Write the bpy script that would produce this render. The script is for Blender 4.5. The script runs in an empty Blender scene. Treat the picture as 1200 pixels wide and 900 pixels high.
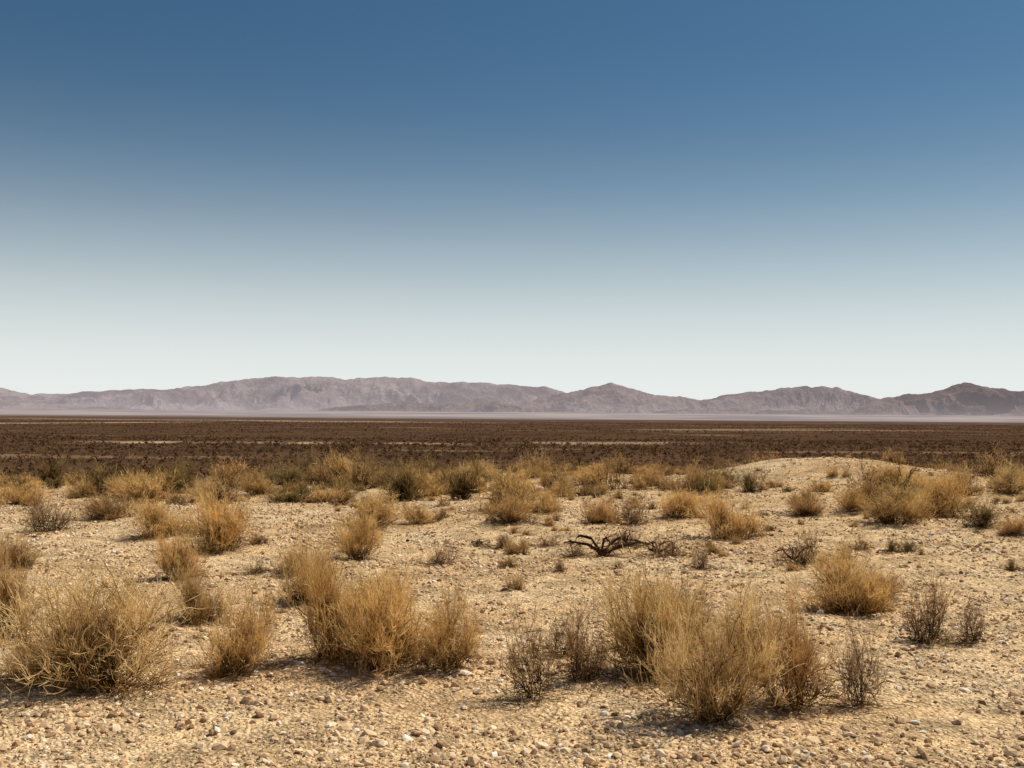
import bpy, math, numpy as np
from mathutils import Matrix, Vector
rng = np.random.default_rng(11)
scene = bpy.context.scene

# ------------------------------------------------------------------ noise
def _h(ix, iy, seed):
    n = (ix.astype(np.int64)*374761393 + iy.astype(np.int64)*668265263 + seed*974634777) & 0xffffffff
    n = ((n ^ (n >> 13))*1274126177) & 0xffffffff
    n = n ^ (n >> 16)
    return (n & 0xffffff)/float(0xffffff)
def vn(x, y, seed=0):
    x = np.asarray(x, float); y = np.asarray(y, float)
    ix = np.floor(x); iy = np.floor(y); fx = x-ix; fy = y-iy
    fx = fx*fx*fx*(fx*(fx*6-15)+10); fy = fy*fy*fy*(fy*(fy*6-15)+10)
    a = _h(ix, iy, seed); b = _h(ix+1, iy, seed); c = _h(ix, iy+1, seed); d = _h(ix+1, iy+1, seed)
    return (a*(1-fx)+b*fx)*(1-fy)+(c*(1-fx)+d*fx)*fy
def fbm(x, y, o=4, seed=0):
    s = 0; a = .5; t = 0
    for i in range(o):
        s = s+a*(vn(x, y, seed+i)*2-1); t += a
        x, y = x*1.62-y*1.2+3.1, x*1.2+y*1.62+7.7; a *= .5
    return s/t
def ridged(x, y, o=5, seed=0):
    s = 0; a = .5; t = 0
    for i in range(o):
        s = s+a*(1-np.abs(vn(x, y, seed+i)*2-1))**1.5; t += a
        x, y = x*1.62-y*1.2+3.1, x*1.2+y*1.62+7.7; a *= .55
    return s/t
def sst(a, b, x):
    t = np.clip((x-a)/(b-a), 0, 1); return t*t*(3-2*t)

PLAIN = -15.0
def height(x, y):
    x = np.asarray(x, float); y = np.asarray(y, float)
    near = 1-sst(42, 80, y)
    z = near*(.04*fbm(x*.9, y*.9, 3, 5) + .18*sst(9, 20, y)*fbm(x/4.5, y/4.5, 3, 11))
    z = z + .78*np.exp(-((x-8.3)/3.6)**2-((y-28.)/3.5)**2) + .2*np.exp(-((x-1)/4.)**2-((y-31)/3.)**2)
    z = z + .25*np.exp(-((x-15)/4.)**2-((y-23)/4.)**2) - .3*np.exp(-((x+12)/6.)**2-((y-29)/7.)**2)
    e = (y-(33+4*fbm(x/14., y*0+1.3, 2, 31)))/2.2
    sp = 2.2*np.where(e > 30, e, np.log1p(np.exp(np.minimum(e, 30))))
    z = z-.12*sp
    q = (z-PLAIN)/1.5
    z = PLAIN+1.5*np.where(q > 30, q, np.log1p(np.exp(np.clip(q, -60, 30))))
    z = z + sst(250, 500, y)*.9*fbm(x/160., y/160., 2, 44)
    z = z + 55*sst(5200, 12500, y)
    return z
def bare(x, y):   # washes and dirt tracks out on the plain
    m = sst(.34, .6, fbm(x/170., y/60., 4, 61))*.5
    gap = .3+.7*sst(-.35, .1, fbm(x/45., y*0+4, 3, 8))
    road = gap*np.exp(-((y-(640+.06*(x+200)+30*fbm(x/90., y*0, 3, 3)))/24.)**2)*sst(-270, -210, x)*(1-sst(-110, 10, x))
    road2 = np.exp(-((y-(1700+2.0*(x+760)))/150.)**2)*(1-sst(-640, -560, x))
    road3 = gap*np.exp(-((y-(690+.1*x+20*fbm(x/90., y*0, 2, 9)))/26.)**2)*sst(-30, 20, x)*(1-sst(60, 200, x))*.6
    road4 = np.exp(-((y-(2500-.25*x))/170.)**2)*sst(-1500, -1100, x)*(1-sst(-300, 200, x))*.6
    road5 = np.exp(-((y-(1350+.3*x))/70.)**2)*sst(100, 260, x)*(1-sst(420, 700, x))*.45
    return np.clip(np.maximum.reduce([m*.5, road, road2, road3, road4, road5]), 0, 1)

# ------------------------------------------------------------------ mesh helper
def make_mesh(name, verts, faces, attrs=None, smooth=False):
    me = bpy.data.meshes.new(name)
    verts = np.ascontiguousarray(verts, np.float32); faces = np.ascontiguousarray(faces, np.int32)
    m, k = faces.shape
    me.vertices.add(len(verts)); me.vertices.foreach_set("co", verts.ravel())
    me.loops.add(m*k); me.loops.foreach_set("vertex_index", faces.ravel())
    me.polygons.add(m)
    me.polygons.foreach_set("loop_start", np.arange(0, m*k, k, dtype=np.int32))
    me.polygons.foreach_set("loop_total", np.full(m, k, np.int32))
    me.polygons.foreach_set("use_smooth", np.full(m, smooth, bool))
    for an, av in (attrs or {}).items():
        a = me.attributes.new(an, 'FLOAT', 'POINT'); a.data.foreach_set("value", np.ascontiguousarray(av, np.float32).ravel())
    me.update(calc_edges=True); me.validate()
    return me
def obj(name, me, mat=None, parent=None):
    o = bpy.data.objects.new(name, me); scene.collection.objects.link(o)
    if mat is not None and me is not None and not me.materials: me.materials.append(mat)
    if parent: o.parent = parent
    return o
def gridfaces(r, c):
    i = np.arange(r-1)[:, None]*c+np.arange(c-1)[None, :]
    i = i.ravel(); return np.stack([i, i+1, i+c+1, i+c], 1)

# ------------------------------------------------------------------ materials
class NT:
    def __init__(s, tree): s.t = tree; s.t.nodes.clear()
    def n(s, typ, **kw):
        nd = s.t.nodes.new(typ)
        for k, v in kw.items(): setattr(nd, k, v)
        return nd
    def l(s, a, b): s.t.links.new(a, b)
    def math(s, op, a, b=None):
        n = s.n('ShaderNodeMath', operation=op)
        for i, v in enumerate((a, b)):
            if v is None: continue
            if hasattr(v, 'links'): s.l(v, n.inputs[i])
            else: n.inputs[i].default_value = v
        return n.outputs[0]
def newmat(name):
    m = bpy.data.materials.new(name); m.use_nodes = True; return m, NT(m.node_tree)
def mix(T, fac, a, b, bt='MIX'):
    n = T.n('ShaderNodeMix', data_type='RGBA', blend_type=bt)
    for sock, v in ((n.inputs[0], fac), (n.inputs[6], a), (n.inputs[7], b)):
        if hasattr(v, 'links'): T.l(v, sock)
        elif isinstance(v, tuple): sock.default_value = (*v, 1)
        else: sock.default_value = v
    return n.outputs[2]
def ramp(T, fac, stops):
    n = T.n('ShaderNodeValToRGB'); e = n.color_ramp.elements
    while len(e) < len(stops): e.new(.5)
    for el, (p, c) in zip(e, stops):
        el.position = p; el.color = (*(c if isinstance(c, tuple) else (c, c, c)), 1)
    T.l(fac, n.inputs[0]); return n.outputs[0]
def noise(T, scale, detail=5, rough=.55, vec=None):
    n = T.n('ShaderNodeTexNoise'); n.inputs['Scale'].default_value = scale
    n.inputs['Detail'].default_value = detail; n.inputs['Roughness'].default_value = rough
    if vec is not None: T.l(vec, n.inputs['Vector'])
    return n.outputs['Fac']
def attr(T, name): return T.n('ShaderNodeAttribute', attribute_name=name).outputs['Fac']
def finish(T, c, bump=None, bd=.03, bst=1., air=0., haze_glow_col=(.50, .445, .47)):
    d = T.n('ShaderNodeBsdfDiffuse'); T.l(c, d.inputs[0])
    if bump is not None:
        b = T.n('ShaderNodeBump'); b.inputs['Strength'].default_value = bst; b.inputs['Distance'].default_value = bd
        T.l(bump, b.inputs['Height']); T.l(b.outputs[0], d.inputs['Normal'])
    o = T.n('ShaderNodeOutputMaterial'); res = d.outputs[0]
    if air:   # haze imitated by emission mixed into distant surfaces, stronger near the valley floor
        em = T.n('ShaderNodeEmission'); em.inputs[0].default_value = (*haze_glow_col, 1)
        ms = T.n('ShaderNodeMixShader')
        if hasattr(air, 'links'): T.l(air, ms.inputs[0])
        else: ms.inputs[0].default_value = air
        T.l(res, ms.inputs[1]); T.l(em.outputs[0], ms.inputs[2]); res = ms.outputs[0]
    T.l(res, o.inputs[0])

gm, T = newmat("desert_ground")
pos = T.n('ShaderNodeNewGeometry').outputs['Position']
n1 = noise(T, .45, 4, .6, pos); n2 = noise(T, 11, 4, .75, pos); n4 = noise(T, 2.2, 3, .6, pos)
sand = ramp(T, n1, [(.32, (.64, .405, .215)), (.5, (.79, .54, .30)), (.68, (.86, .63, .385))])
sand = mix(T, .9, sand, ramp(T, n2, [(.3, .30), (.48, .98), (.72, 1.25)]), 'MULTIPLY')
sand = mix(T, .9, sand, ramp(T, n4, [(.35, .62), (.58, 1.1)]), 'MULTIPLY')
vo = T.n('ShaderNodeTexVoronoi', feature='F1'); vo.inputs['Scale'].default_value = 38; T.l(pos, vo.inputs['Vector'])
sand = mix(T, .5, sand, ramp(T, vo.outputs['Color'], [(0.1, .4), (.45, .98), (.9, 1.35)]), 'MULTIPLY')
sand = mix(T, .5, sand, ramp(T, vo.outputs['Distance'], [(.25, 1.05), (.62, .4)]), 'MULTIPLY')
pn = noise(T, .012, 5, .7, pos); pn2 = noise(T, .22, 2, .6, pos)
pl = ramp(T, pn, [(.35, (.050, .026, .015)), (.65, (.105, .058, .034))])
pl = mix(T, ramp(T, pn2, [(.5, 0.), (.75, .45)]), pl, (.15, .088, .052))
pl = mix(T, attr(T, "bare"), pl, (.50, .34, .22))
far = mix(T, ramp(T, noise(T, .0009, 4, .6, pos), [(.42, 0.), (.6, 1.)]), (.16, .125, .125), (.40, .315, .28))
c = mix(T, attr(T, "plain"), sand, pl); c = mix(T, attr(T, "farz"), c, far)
haze_glow = T.math('ADD', T.math('MULTIPLY', attr(T, "farz"), .38), T.math('MULTIPLY', attr(T, "haze"), .07))  # painted haze: the ground's emission share grows with distance
finish(T, c, T.math('ADD', n2, T.math('MULTIPLY', vo.outputs['Distance'], -.5)), .035, 1., haze_glow)

def plantmat(name, dark, mid, light, transl=.3):
    m, T = newmat(name)
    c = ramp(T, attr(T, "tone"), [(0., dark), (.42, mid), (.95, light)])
    r = T.n('ShaderNodeObjectInfo').outputs['Random']
    c = mix(T, 1., c, ramp(T, r, [(0., (.70, .67, .64)), (.3, (1., .95, .86)), (.6, (1.06, 1.03, .98)), (.8, (.86, .84, .78)), (1., (.97, 1., 1.1))]), 'MULTIPLY')
    d = T.n('ShaderNodeBsdfDiffuse'); tr = T.n('ShaderNodeBsdfTranslucent'); T.l(c, d.inputs[0]); T.l(c, tr.inputs[0])
    ms = T.n('ShaderNodeMixShader'); ms.inputs[0].default_value = transl
    T.l(d.outputs[0], ms.inputs[1]); T.l(tr.outputs[0], ms.inputs[2])
    o = T.n('ShaderNodeOutputMaterial'); T.l(ms.outputs[0], o.inputs[0]); return m
gold = plantmat("dry_golden_twigs", (.045, .021, .009), (.50, .295, .098), (.96, .71, .34), .24)
brown = plantmat("rusty_brown_twigs", (.035, .017, .008), (.30, .165, .06), (.84, .57, .27), .2)
olive = plantmat("olive_foliage", (.025, .015, .008), (.15, .10, .038), (.48, .36, .155), .2)
greyw = plantmat("bleached_dead_twigs", (.04, .022, .012), (.22, .125, .06), (.62, .42, .23), .1)
deadw = plantmat("dead_branch_wood", (.03, .017, .010), (.07, .04, .024), (.16, .095, .06), 0.)

sm, T = newmat("stone")
c = ramp(T, attr(T, "tone"), [(0., (.20, .12, .07)), (.3, (.54, .35, .20)), (.6, (.76, .54, .33)), (.85, (.85, .68, .47)), (1., (.90, .81, .69))])
finish(T, mix(T, .4, c, ramp(T, noise(T, 60, 3), [(.3, .6), (.7, 1.2)]), 'MULTIPLY'))

# ------------------------------------------------------------------ terrain sheet
yp = [1.0]
while yp[-1] < 46000:
    v = yp[-1]; yp.append(v*(1.03 if v < 10 else 1.0036 if v < 55 else 1.014 if v < 400 else 1.022))
yp = np.array(yp); u = np.sinh(np.linspace(-1.6, 1.6, 620))/np.sinh(1.6)*1.15
X = u[None, :]*yp[:, None]; Y = np.repeat((yp-8)[:, None], len(u), 1)
def micro(x, y):
    return (1-sst(18, 40, y))*(.024*fbm(x*3.5, y*3.5, 3, 71)+.011*fbm(x*20, y*20, 2, 72))
Z = height(X, Y)+micro(X, Y)
plain = sst(44, 100, Y); B = bare(X, Y)*plain
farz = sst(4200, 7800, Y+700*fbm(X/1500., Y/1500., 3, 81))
me = make_mesh("desert_ground", np.stack([X, Y, Z], -1).reshape(-1, 3), gridfaces(len(yp), len(u)),
               {"plain": plain, "bare": B, "farz": farz, "haze": sst(500, 5000, Y)}, True)
obj("desert_ground", me, gm)

# ------------------------------------------------------------------ camera
F = 1287.0
cam = bpy.data.cameras.new("camera"); co = bpy.data.objects.new("camera", cam); scene.collection.objects.link(co)
cam.sensor_width = 36; cam.lens = 36*F/1200; cam.clip_start = .1; cam.clip_end = 120000
EYE = Vector((0, 0, 1.7+float(height(0, 0))))
M = Matrix.Translation(EYE) @ Matrix.Rotation(math.radians(90+1.65), 4, 'X') @ Matrix.Rotation(math.radians(.4), 4, 'Z')
co.matrix_world = M; scene.camera = co
R3 = np.array(M.to_3x3()); E = np.array(EYE)
TT = np.arange(3, 44, .04)
def pixel_to_ground(px, py):  # casts an image pixel's ray from the camera onto the terrain
    d = R3 @ np.array([(px-600)/F, -(py-450)/F, -1.0]); P = E+TT[:, None]*d
    below = P[:, 2] < height(P[:, 0], P[:, 1])
    i = int(np.argmax(below)) if below.any() else 780
    return P[i, 0], P[i, 1], TT[i]

# ------------------------------------------------------------------ shrubs
def nrm(v): return v/np.maximum(np.linalg.norm(v, axis=-1, keepdims=True), 1e-9)
class Ribbons:
    def __init__(s): s.v = []; s.f = []; s.t = []; s.n = 0
    def add(s, P, W, tone):
        N, K, _ = P.shape
        d = P[:, -1]-P[:, 0]; side = nrm(np.cross(d, rng.normal(size=(N, 3))))
        a = P-side[:, None]*W[..., None]*.5; b = P+side[:, None]*W[..., None]*.5
        v = np.stack([a, b], 2).reshape(N, K*2, 3)
        base = (s.n+np.arange(N)*K*2)[:, None]; k = np.arange(K-1)*2
        f = np.stack([base+k, base+k+1, base+k+3, base+k+2], -1).reshape(-1, 4)
        s.v.append(v.reshape(-1, 3)); s.f.append(f); s.t.append(np.repeat(tone[..., None], 2, 2).reshape(-1)); s.n += N*K*2
    def tube(s, P, W, tone, sides=5):
        N, K, _ = P.shape; d = nrm(P[:, -1]-P[:, 0]); u1 = nrm(np.cross(d, np.array([.3, .2, 1.])+rng.normal(size=(N, 3))*.1)); u2 = np.cross(d, u1)
        an = np.arange(sides)/sides*2*math.pi
        ring = u1[:, None]*np.cos(an)[None, :, None]+u2[:, None]*np.sin(an)[None, :, None]
        v = P[:, :, None]+ring[:, None]*W[..., None, None]*.5
        base = (s.n+np.arange(N)*K*sides)[:, None, None]; k = (np.arange(K-1)*sides)[None, :, None]; j = np.arange(sides)[None, None]; j2 = (j+1) % sides
        f = np.stack([base+k+j, base+k+j2, base+k+sides+j2, base+k+sides+j], -1).reshape(-1, 4)
        s.v.append(v.reshape(-1, 3)); s.f.append(f); s.t.append(np.repeat(tone[..., None], sides, 2).reshape(-1)); s.n += N*K*sides
    def mesh(s, name): return make_mesh(name, np.concatenate(s.v), np.concatenate(s.f), {"tone": np.clip(np.concatenate(s.t), 0, 1)})
def shrub(name, mat, stems=34, l1=240, l2=1500, l3=8000, rx=.5, h=.65, spread=1.25, lump=.5, wid=1., basew=.06, curl=1., spr=1., gl=1.):
    rb = Ribbons(); K = 7; seed = int(rng.integers(1000))
    ph = rng.uniform(0, 2*math.pi, stems); th = spread*rng.uniform(0, 1, stems)**.6
    d = np.stack([np.sin(th)*np.cos(ph), np.sin(th)*np.sin(ph), np.cos(th)], -1)
    L = 1/np.sqrt((d[:, 0]**2+d[:, 1]**2)/rx**2+d[:, 2]**2/h**2)
    L *= (1-lump*.35+lump*1.0*fbm(np.cos(ph)*1.6+seed, np.sin(ph)*1.6+th, 2, seed))*rng.uniform(.55, .95, stems)
    base = rng.normal(size=(stems, 3))*basew*rx*2; base[:, 2] = -.03
    t = np.linspace(0, 1, K)[None, :, None]
    wig = np.cumsum(rng.normal(size=(stems, K, 3))*.06*curl, 1)*L[:, None, None]; wig[:, 0] = 0
    up = np.array([0, 0, 1.])
    P = base[:, None]+d[:, None]*L[:, None, None]*t + up*(t*t-t)*.3*L[:, None, None]*np.sin(th)[:, None, None]+wig
    P[..., 2] = np.maximum(P[..., 2], -.03)
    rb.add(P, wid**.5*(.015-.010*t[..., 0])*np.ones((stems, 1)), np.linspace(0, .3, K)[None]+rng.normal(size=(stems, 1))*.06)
    def sprout(P, n, lmin, lmax, K2, spr, w, t0, t1, tmin):
        i = rng.integers(0, len(P), n); K = P.shape[1]
        tt = (tmin+(1-tmin)*rng.uniform(0, 1, n)**.7)*(K-1.001); k = tt.astype(int); fr = (tt-k)[:, None]
        p = P[i, k]*(1-fr)+P[i, k+1]*fr; dd = nrm(P[i, k+1]-P[i, k])
        nd = nrm(dd+rng.normal(size=(n, 3))*spr+np.array([0, 0, .22]))
        Ln = rng.uniform(lmin, lmax, n)[:, None, None]; s = np.linspace(0, 1, K2)[None, :, None]
        Q = p[:, None]+nd[:, None]*Ln*s+np.array([0, 0, 1.])*s*s*Ln*.15+np.cumsum(rng.normal(size=(n, K2, 3)), 1)*.09*curl*Ln*s
        Q[..., 2] = np.maximum(Q[..., 2], -.02)
        frac = tt/(K-1)
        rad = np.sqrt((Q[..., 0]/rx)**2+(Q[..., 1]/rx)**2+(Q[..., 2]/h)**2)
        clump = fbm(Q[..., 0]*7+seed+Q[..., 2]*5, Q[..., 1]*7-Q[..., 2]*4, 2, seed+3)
        tone = (t0+(t1-t0)*(frac[:, None]*.5+.5*s[..., 0]))*(.15+.85*sst(.25, .9, rad))*(.3+.7*sst(0, .4*h, Q[..., 2]))*(1+.8*clump)+rng.normal(size=(n, 1))*.17  # paler tips; inner and lower twigs darkened as painted shade
        rb.add(Q, w*wid*(1-.5*s[..., 0])*np.ones((n, 1)), tone); return Q
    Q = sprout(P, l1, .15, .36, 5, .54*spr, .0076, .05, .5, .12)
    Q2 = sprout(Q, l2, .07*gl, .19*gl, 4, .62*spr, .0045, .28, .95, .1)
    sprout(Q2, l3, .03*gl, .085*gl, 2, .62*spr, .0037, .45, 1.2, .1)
    me = rb.mesh(name); me.materials.append(mat); return me
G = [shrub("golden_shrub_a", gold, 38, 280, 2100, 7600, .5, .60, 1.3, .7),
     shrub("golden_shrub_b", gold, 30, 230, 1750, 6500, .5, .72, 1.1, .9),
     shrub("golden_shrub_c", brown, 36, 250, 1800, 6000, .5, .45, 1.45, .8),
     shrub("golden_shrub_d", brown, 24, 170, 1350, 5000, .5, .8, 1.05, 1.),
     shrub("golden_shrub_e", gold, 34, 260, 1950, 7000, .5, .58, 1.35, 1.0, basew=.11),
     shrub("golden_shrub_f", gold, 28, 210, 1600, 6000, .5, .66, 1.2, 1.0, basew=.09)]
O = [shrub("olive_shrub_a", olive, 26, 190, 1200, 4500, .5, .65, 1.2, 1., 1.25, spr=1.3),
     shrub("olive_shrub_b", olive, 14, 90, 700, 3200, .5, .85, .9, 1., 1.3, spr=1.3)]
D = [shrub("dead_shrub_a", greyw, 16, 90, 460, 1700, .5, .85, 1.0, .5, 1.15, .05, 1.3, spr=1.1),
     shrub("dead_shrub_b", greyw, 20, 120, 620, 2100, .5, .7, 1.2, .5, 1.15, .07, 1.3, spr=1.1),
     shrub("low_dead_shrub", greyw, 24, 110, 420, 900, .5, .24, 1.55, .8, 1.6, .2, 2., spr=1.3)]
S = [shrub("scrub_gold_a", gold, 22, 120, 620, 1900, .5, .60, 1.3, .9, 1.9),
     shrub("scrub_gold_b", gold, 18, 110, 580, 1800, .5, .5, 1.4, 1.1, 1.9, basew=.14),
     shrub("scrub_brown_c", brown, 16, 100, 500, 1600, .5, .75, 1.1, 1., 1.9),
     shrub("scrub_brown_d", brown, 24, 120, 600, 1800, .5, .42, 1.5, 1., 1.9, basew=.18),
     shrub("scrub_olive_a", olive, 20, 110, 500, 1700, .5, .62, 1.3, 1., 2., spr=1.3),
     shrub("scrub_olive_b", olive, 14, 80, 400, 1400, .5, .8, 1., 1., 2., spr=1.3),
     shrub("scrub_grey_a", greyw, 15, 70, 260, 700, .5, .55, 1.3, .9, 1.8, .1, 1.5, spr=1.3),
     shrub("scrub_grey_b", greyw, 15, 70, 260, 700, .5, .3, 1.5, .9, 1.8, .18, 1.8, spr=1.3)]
def deadbranch(name):   # twisted fallen limbs, arching along the ground
    rb = Ribbons(); n = 5; K = 12; s = np.linspace(0, 1, K)[None, :, None]
    a = np.array([0., .5, 2.9, 3.5, 1.2])+rng.normal(size=n)*.2; L = np.array([.55, .42, .5, .38, .3])
    d = np.stack([np.cos(a), np.sin(a)*.6, 0*a], -1)
    P = d[:, None]*L[:, None, None]*s; P = P+np.cumsum(rng.normal(size=(n, K, 3))*.014, 1)
    P[..., 2] = np.abs(P[..., 2])*.6+.02+(rng.uniform(.10, .24, (n, 1))*np.sin(np.linspace(0, 1, K)*math.pi*rng.uniform(.7, 1.05, (n, 1))))
    rb.tube(P, .042-.028*s[..., 0]*np.ones((n, 1)), np.full((n, K), .3)+rng.normal(size=(n, K))*.15)
    m = 60; i = rng.integers(0, n, m); k = rng.integers(2, K, m); dd = nrm(rng.normal(size=(m, 3))+d[i]*1.2+np.array([0, 0, .3])); K2 = 5
    s2 = np.linspace(0, 1, K2)[None, :, None]; Ln = rng.uniform(.06, .2, m)[:, None, None]
    Q = P[i, k][:, None]+dd[:, None]*Ln*s2+np.cumsum(rng.normal(size=(m, K2, 3))*.012, 1)*s2; Q[..., 2] = np.maximum(Q[..., 2], .0)
    rb.tube(Q, .013-.008*s2[..., 0]*np.ones((m, 1)), np.full((m, K2), .4)+rng.normal(size=(m, 1))*.2, 3)
    me = rb.mesh(name); me.materials.append(deadw); return me
DB = [deadbranch("fallen_branch_a"), deadbranch("fallen_branch_b")]
HT = {}
for m_ in G+O+D+S+DB:
    z = np.empty(len(m_.vertices)*3, np.float32); m_.vertices.foreach_get("co", z); z = z.reshape(-1, 3)
    pz_ = 95 if m_ in D else 98
    HT[m_.name] = (np.percentile(z[:, 2], pz_), 2*np.percentile(np.hypot(z[:, 0], z[:, 1]), 96))
def place(name, me, x, y, w, hgt, parent=None, rz=None):
    o = obj(name, me, parent=parent); hz, wz = HT[me.name]
    o.location = (x, y, float(height(x, y))-.01); o.scale = (w/wz, w/wz, hgt/hz)
    o.rotation_euler = (rng.normal()*.05, rng.normal()*.05, rng.uniform(0, 6.28) if rz is None else rz); return o
g, c_, l = "golden_desert_shrub", "creosote_bush", "dead_shrub"
main = [ # foot position, width and height in image pixels, projected onto the ground
 (112,806,200,130,g,G[0]),(278,790,98,90,g,G[1]),(232,728,68,56,g,G[4]),(-5,752,90,92,g,G[3]),(28,800,55,50,g,G[5]),
 (395,772,118,120,g,G[4]),(455,782,128,110,g,G[0]),(522,786,92,92,g,G[1]),(362,705,78,62,g,G[2]),(425,735,95,62,g,G[5]),
 (626,820,76,92,l,D[0]),(682,797,66,72,l,D[1]),(655,770,50,45,l,D[0]),
 (768,792,128,118,g,G[0]),(832,842,158,142,g,G[5]),(800,760,90,70,g,G[2]),(934,828,104,118,g,G[3]),(1003,828,68,88,l,D[0]),(882,790,95,90,g,G[1]),
 (998,717,122,68,g,G[4]),(1085,753,66,64,l,D[1]),(1137,752,40,46,l,D[0]),(1025,702,70,36,g,G[2]),
 (940,662,80,34,l,D[2]),(515,662,58,24,l,D[2]),(210,678,64,54,g,G[1]),(258,645,90,64,g,G[0]),(418,655,58,50,g,G[5]),
 (352,672,58,32,g,G[2]),(12,665,70,36,g,G[2]),(300,672,50,14,l,D[2]),(8,705,55,48,g,G[1]),
 (55,622,66,36,l,D[1]),(130,608,72,30,g,G[2]),(190,628,85,40,g,G[4]),(470,588,75,46,g,O[0]),(543,585,50,46,c_,O[1]),
 (600,584,52,34,g,G[5]),(595,612,68,32,g,G[2]),(440,615,64,36,g,G[0]),(490,614,46,25,g,G[1]),(400,588,40,28,c_,O[0]),
 (855,632,80,54,g,G[4]),(880,577,36,28,c_,O[0]),(700,613,54,28,g,G[2]),(742,614,44,25,l,D[1]),(800,606,62,32,g,G[0]),
 (1050,613,100,44,g,G[5]),(1100,604,90,44,g,G[4]),(1150,618,56,30,c_,O[0]),(1190,627,44,22,g,G[2]),(1045,573,60,28,g,G[0]),
 (1185,578,62,30,g,G[1]),(340,574,52,30,c_,O[0]),(210,578,62,36,c_,O[0]),(62,556,38,40,c_,O[1]),(104,555,36,30,c_,O[1]),
 (360,553,30,40,c_,O[1]),(426,553,32,40,c_,O[1]),(675,652,40,18,l,D[2]),(640,640,46,14,l,D[2]),(785,652,70,24,l,D[2]),
 (822,668,34,26,l,D[0]),(1010,645,36,18,l,D[2]),(1045,648,20,18,c_,O[0]),(1186,668,16,14,c_,O[0]),(735,640,40,18,l,D[1]),
 (590,642,26,16,c_,O[0]),(500,560,40,26,c_,O[1]),(945,604,50,25,g,G[2]),(650,575,50,28,g,G[1]),
 (690,568,60,24,g,G[5]),(760,570,50,22,g,G[2]),(830,578,46,20,c_,O[0]),(1000,600,50,28,g,G[1]),(1080,585,60,30,g,G[0]),(240,590,60,28,g,G[5]),
 (300,580,50,26,g,G[1]),(150,585,55,28,g,G[0]),(20,590,60,28,g,G[5]),(560,565,50,24,g,G[0]),(640,600,50,24,g,G[4])]
taken = []
for px, py, w, h_, nm, me_ in main:
    x, y, t = pixel_to_ground(px, py); place(nm, me_, x, y, w/F*t, h_/F*t*.98); taken.append((x, y, w/F*t*.5))
for px, py, w, h_, k, rz in [(705,652,96,30,0,.1),(770,650,70,22,1,2.9),(930,657,56,22,1,.4),(560,640,34,9,0,1.)]:
    x, y, t = pixel_to_ground(px, py); place("fallen_dead_branch", DB[k], x, y, w/F*t, h_/F*t, None, rz); taken.append((x, y, w/F*t*.5))
tk = np.array(taken)
scrub = obj("desert_scrub", None)
allm = S[:2]*5+S[2:4]*4+[S[4]]*4+[S[5]]*2+[S[6]]*3+[S[7]]*3
cnt = 0
def dens(x, y): return .5+.5*fbm(x/3.2, y/2.6, 2, 91)
while cnt < 860:      # mixed scrub thickening towards the brow of the rise
    y = 14+ (40-14)*rng.uniform(0, 1)**.62; x = rng.uniform(-.62, .62)*(y+4)
    p = sst(13, 25, y)*.85+.05
    if rng.uniform() > p*sst(.40, .60, dens(x, y))+ .10*(y > 22): continue
    if np.exp(-((x-8.3)/3.2)**2-((y-27.)/3.5)**2) > .3 and rng.uniform() < .85: continue
    w = min(np.exp(rng.normal()*.5)*.52, 1.25)
    if (np.hypot(tk[:, 0]-x, tk[:, 1]-y) < tk[:, 2]*.8+w*.25).any() and y < 30: continue
    place("scrub_plant", allm[rng.integers(len(allm))], x, y, w, w*rng.uniform(.34, .66)*(1-.25*sst(26, 34, y)), scrub); cnt += 1
cnt = 0
while cnt < 620:      # small tufts
    y = 8+31*rng.uniform()**.85; x = rng.uniform(-.6, .6)*(y+3)
    if rng.uniform() > .25+.75*sst(.4, .6, dens(x+40, y)): continue
    if y < 13 and rng.uniform() < .72: continue
    w = rng.uniform(.08, .32); place("tuft", allm[rng.integers(len(allm))], x, y, w, w*rng.uniform(.3, .75), scrub); cnt += 1

rb = Ribbons(); n = 9000
i = rng.integers(0, len(tk), n); a = rng.uniform(0, 6.28, n); r = tk[i, 2]*(.2+np.abs(rng.normal(size=n))*.8)
x = tk[i, 0]+r*np.cos(a); y = tk[i, 1]+r*np.sin(a); a = rng.uniform(0, 6.28, n); L = rng.uniform(.03, .16, n)
s = np.linspace(0, 1, 4)[None, :]; bend = rng.normal(size=(n, 1))*.3
px = x[:, None]+np.cos(a[:, None]+bend*s)*L[:, None]*s; py = y[:, None]+np.sin(a[:, None]+bend*s)*L[:, None]*s
pz = height(px, py)+micro(px, py)+.008+.02*rng.uniform(size=(n, 1))
rb.add(np.stack([px, py, pz], -1), np.full((n, 4), .004), np.repeat(rng.uniform(0, .8, (n, 1)), 4, 1))
obj("twig_litter", rb.mesh("twig_litter"), greyw)

# ------------------------------------------------------------------ gravel
cub = np.array([(-1,-1,-1),(1,-1,-1),(1,1,-1),(-1,1,-1),(-1,-1,1),(1,-1,1),(1,1,1),(-1,1,1)], float)*.6
cub[4:, :2] *= .72
cubf = np.array([(0,3,2,1),(4,5,6,7),(0,1,5,4),(1,2,6,5),(2,3,7,6),(3,0,4,7)])
ph = (1+5**.5)/2
ico = np.array([(-1,ph,0),(1,ph,0),(-1,-ph,0),(1,-ph,0),(0,-1,ph),(0,1,ph),(0,-1,-ph),(0,1,-ph),(ph,0,-1),(ph,0,1),(-ph,0,-1),(-ph,0,1)])/math.hypot(1, ph)
icf = np.array([(0,11,5),(0,5,1),(0,1,7),(0,7,10),(0,10,11),(1,5,9),(5,11,4),(11,10,2),(10,7,6),(7,1,8),(3,9,4),(3,4,2),(3,2,6),(3,6,8),(3,8,9),(4,9,5),(2,4,11),(6,2,10),(8,6,7),(9,8,1)])
n = 200000
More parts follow.
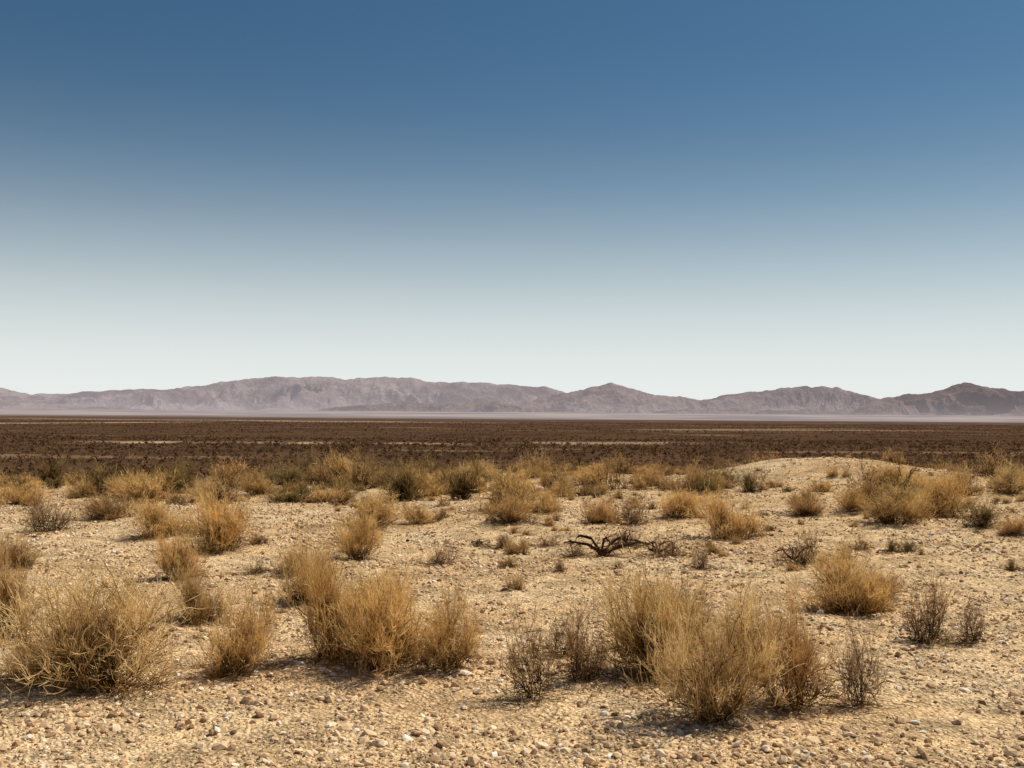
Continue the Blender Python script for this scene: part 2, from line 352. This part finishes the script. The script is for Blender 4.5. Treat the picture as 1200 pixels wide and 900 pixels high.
y = 3.6+34*rng.uniform(0, 1, n)**2.2; x = rng.uniform(-.62, .62, n)*(y+1.5)
keep = rng.uniform(0, 1, n) < .25+.75*sst(-.3, .3, fbm(x/.8, y/.8, 3, 55)); x = x[keep]; y = y[keep]; n = len(x)
sz = np.clip(np.exp(rng.normal(size=n)*.55)*.0068*(1+sst(7, 20, y)*1.2), .003, .030)
big = rng.uniform(size=n) < .0009; sz[big] = rng.uniform(.022, .038, big.sum())
def stones(name, sel, shp, fc, jit):
    x_, y_, s_ = x[sel], y[sel], sz[sel]; n = len(x_)
    V = shp[None]*(1+rng.uniform(-jit, jit, (n, len(shp), 3)))*s_[:, None, None]*rng.uniform(.65, 1.4, (n, 1, 3))*np.array([1.15, 1.15, .72])
    a = rng.uniform(0, 6.28, n); ca, sa = np.cos(a)[:, None], np.sin(a)[:, None]
    V[..., 2] += V[..., 0]*rng.normal(size=n)[:, None]*.35
    vx = V[..., 0]*ca-V[..., 1]*sa; vy = V[..., 0]*sa+V[..., 1]*ca
    gz = height(x_, y_)+micro(x_, y_)+s_*.2
    V = np.stack([vx+x_[:, None], vy+y_[:, None], V[..., 2]+gz[:, None]], -1).reshape(-1, 3)
    Fc = (fc[None]+(np.arange(n)*len(shp))[:, None, None]).reshape(-1, fc.shape[1])
    obj(name, make_mesh(name, V, Fc, {"tone": np.repeat(np.clip(rng.normal(.52, .25, n), 0, 1), len(shp))}), sm)
bigm = (sz > .0115) & (y < 15)
stones("gravel", ~bigm, cub, cubf, .4); stones("pebbles", bigm, ico, icf, .24)

# ------------------------------------------------------------------ creosote plain
def tufts(n, y0, y1, nt, size):
    y = np.sqrt(rng.uniform(y0**2, y1**2, n)); x = rng.uniform(-.62, .62, n)*y
    k = rng.uniform(size=n) > bare(x, y)*1.6; k &= rng.uniform(size=n) < .6+.4*sst(-.25, .2, fbm(x/60, y/30, 3, 77))
    x, y = x[k], y[k]; n = len(x)
    w = rng.uniform(.5, 1.3, n)*size
    c = rng.normal(size=(n, nt, 3))*np.array([.36, .36, .22])*w[:, None, None]; c[..., 2] = np.abs(c[..., 2])*1.5+.2*w[:, None]
    tri = c[:, :, None]+rng.normal(size=(n, nt, 3, 3))*.26*w[:, None, None, None]
    tri[..., 0] += x[:, None, None]; tri[..., 1] += y[:, None, None]; tri[..., 2] += height(x, y)[:, None, None]
    t = np.repeat(rng.uniform(0, .9, (n, nt))[..., None], 3, 2)+rng.uniform(-.3, .3, n)[:, None, None]
    return tri.reshape(-1, 3), np.clip(t, 0, 1).reshape(-1)
va, ta = tufts(15000, 120, 800, 18, 1.1); vb, tb = tufts(42000, 800, 2800, 7, 1.4)
V = np.concatenate([va, vb]); obj("creosote_scrub", make_mesh("creosote_scrub", V, np.arange(len(V)).reshape(-1, 3), {"tone": np.concatenate([ta, tb])}),
    plantmat("creosote_foliage", (.035, .017, .009), (.12, .064, .033), (.34, .20, .10)))

# ------------------------------------------------------------------ mountains
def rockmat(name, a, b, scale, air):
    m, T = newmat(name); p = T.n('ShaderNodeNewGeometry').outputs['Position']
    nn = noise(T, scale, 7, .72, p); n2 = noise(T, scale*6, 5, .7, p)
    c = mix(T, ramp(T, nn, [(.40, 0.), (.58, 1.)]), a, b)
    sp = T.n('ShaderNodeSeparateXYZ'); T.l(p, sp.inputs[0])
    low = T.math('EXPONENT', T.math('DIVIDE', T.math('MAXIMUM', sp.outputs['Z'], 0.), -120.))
    haze_mix = T.math('ADD', T.math('MULTIPLY', low, .34), air)  # painted haze: emission share rises towards low slopes
    finish(T, mix(T, .6, c, ramp(T, n2, [(.35, .7), (.6, 1.15)]), 'MULTIPLY'), n2, 85, .9, haze_mix); return m
def mountains(name, prof, D, depth, mat, seed, rough=1., cols=900, rows=170, rag=1.6):
    pr = np.array(prof, float)
    q = np.linspace(pr[0, 0], pr[-1, 0], cols); tq = (q-600)/F
    yt = np.interp(q, pr[:, 0], pr[:, 1]); yt = np.convolve(np.pad(yt, 3, 'edge'), np.ones(7)/7, 'valid')
    yt = yt+rag*fbm(q/11., q*0, 4, seed+2)
    H = (487+(q-600)*math.tan(math.radians(.4))-yt)/F*D+1.7
    x = tq*D; v = np.linspace(0, 1, rows)
    Xg = np.repeat(x[None], rows, 0); crest = .62
    meander = .10*fbm(x/(depth*.5), x*0+seed, 3, seed)[None]
    Yg = D+(v[:, None]-crest)*depth+0*Xg
    vv = np.clip(v[:, None]-meander, 0, 1)
    s = np.clip(np.where(vv < crest, vv/crest, 1-(vv-crest)/(1-crest)), 0, 1)
    prof_ = s**1.6; base = PLAIN+30.
    wx = Xg+.25*depth*fbm(Xg/depth*2, Yg/depth*2, 3, seed+5)
    R = ridged(wx/(depth*.14), Yg/(depth*.34), 6, seed+9)-.68
    R3_ = ridged(wx/(depth*.045), Yg/(depth*.09), 4, seed+13)-.64
    R2 = fbm(Xg/(depth*.03), Yg/(depth*.04), 4, seed+20)
    A = np.maximum(H[None]-base, 0)
    keepc = (1-.8*np.exp(-((s-1)/.1)**2))*np.where(vv > crest, .15, 1.)     # spurs on the valley side; crest line kept
    Zg = base+A*prof_ + rough*A*((1.3*R+.42*R3_)*(4*prof_*(1-prof_))*keepc+.04*R2*prof_)
    Zg = np.minimum(Zg, base+A*(.35+.65*prof_)*1.03)
    Zg -= 60*(1-sst(0, .08, v[:, None]))
    obj(name, make_mesh(name, np.stack([Xg, Yg, Zg], -1).reshape(-1, 3), gridfaces(rows, cols), None, True), mat)
rA = rockmat("far_rock", (.13, .095, .104), (.33, .26, .255), .0011, .42)  # rock colours carry baked-in haze, paler and more mauve with distance
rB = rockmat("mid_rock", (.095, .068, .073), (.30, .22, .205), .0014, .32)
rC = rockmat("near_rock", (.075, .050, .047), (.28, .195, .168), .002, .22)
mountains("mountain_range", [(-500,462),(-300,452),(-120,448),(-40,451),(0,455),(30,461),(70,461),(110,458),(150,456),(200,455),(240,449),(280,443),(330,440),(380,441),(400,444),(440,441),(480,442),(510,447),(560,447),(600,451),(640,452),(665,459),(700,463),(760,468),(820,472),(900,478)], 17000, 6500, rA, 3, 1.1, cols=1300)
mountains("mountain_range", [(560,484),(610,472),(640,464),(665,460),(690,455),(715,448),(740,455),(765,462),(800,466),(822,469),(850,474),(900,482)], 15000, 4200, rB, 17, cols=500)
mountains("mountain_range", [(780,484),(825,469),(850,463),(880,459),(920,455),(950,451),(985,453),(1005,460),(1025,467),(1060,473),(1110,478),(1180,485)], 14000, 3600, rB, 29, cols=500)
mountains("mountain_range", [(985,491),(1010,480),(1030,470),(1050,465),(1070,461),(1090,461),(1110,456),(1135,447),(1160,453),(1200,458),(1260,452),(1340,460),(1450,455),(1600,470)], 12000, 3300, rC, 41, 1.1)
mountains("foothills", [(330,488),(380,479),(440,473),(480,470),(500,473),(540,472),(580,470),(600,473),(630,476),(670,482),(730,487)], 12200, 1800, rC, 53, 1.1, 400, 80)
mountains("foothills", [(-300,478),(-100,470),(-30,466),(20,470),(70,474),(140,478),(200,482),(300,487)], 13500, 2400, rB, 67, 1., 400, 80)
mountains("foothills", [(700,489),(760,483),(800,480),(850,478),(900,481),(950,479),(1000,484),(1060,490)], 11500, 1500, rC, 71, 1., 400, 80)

# ------------------------------------------------------------------ light
az, el = math.radians(58), math.radians(53)
sd = Vector((math.sin(az)*math.cos(el), math.cos(az)*math.cos(el), math.sin(el)))
sl = bpy.data.lights.new("sun", 'SUN'); sl.energy = 5; sl.angle = math.radians(.5); sl.color = (1, .93, .78)
so = bpy.data.objects.new("sun", sl); scene.collection.objects.link(so); so.rotation_euler = sd.to_track_quat('Z', 'Y').to_euler()
w = bpy.data.worlds.new("World"); scene.world = w; w.use_nodes = True; T = NT(w.node_tree)
sk = T.n('ShaderNodeTexSky'); sk.sky_type = 'NISHITA'; sk.sun_disc = False; sk.sun_elevation = el; sk.sun_rotation = az
sk.air_density = 1.; sk.dust_density = 1.; sk.ozone_density = 2.; sk.altitude = 600
# sky texture tinted deeper blue; pale horizon haze painted in as an elevation gradient
deep = mix(T, 1., sk.outputs[0], (.29, .47, .53), 'MULTIPLY')
sep = T.n('ShaderNodeSeparateXYZ'); T.l(T.n('ShaderNodeTexCoord').outputs['Generated'], sep.inputs[0])
zz = T.math('DIVIDE', sep.outputs['Z'], .145)
hz = T.math('EXPONENT', T.math('MULTIPLY', T.math('MULTIPLY', zz, zz), -1.))
col = mix(T, hz, deep, (8.2, 8.6, 8.4))
bg = T.n('ShaderNodeBackground'); bg.inputs[1].default_value = .1
ow = T.n('ShaderNodeOutputWorld'); T.l(col, bg.inputs[0]); T.l(bg.outputs[0], ow.inputs[0])
scene.view_settings.view_transform = 'Standard'; scene.view_settings.look = 'None'; scene.view_settings.exposure = 0
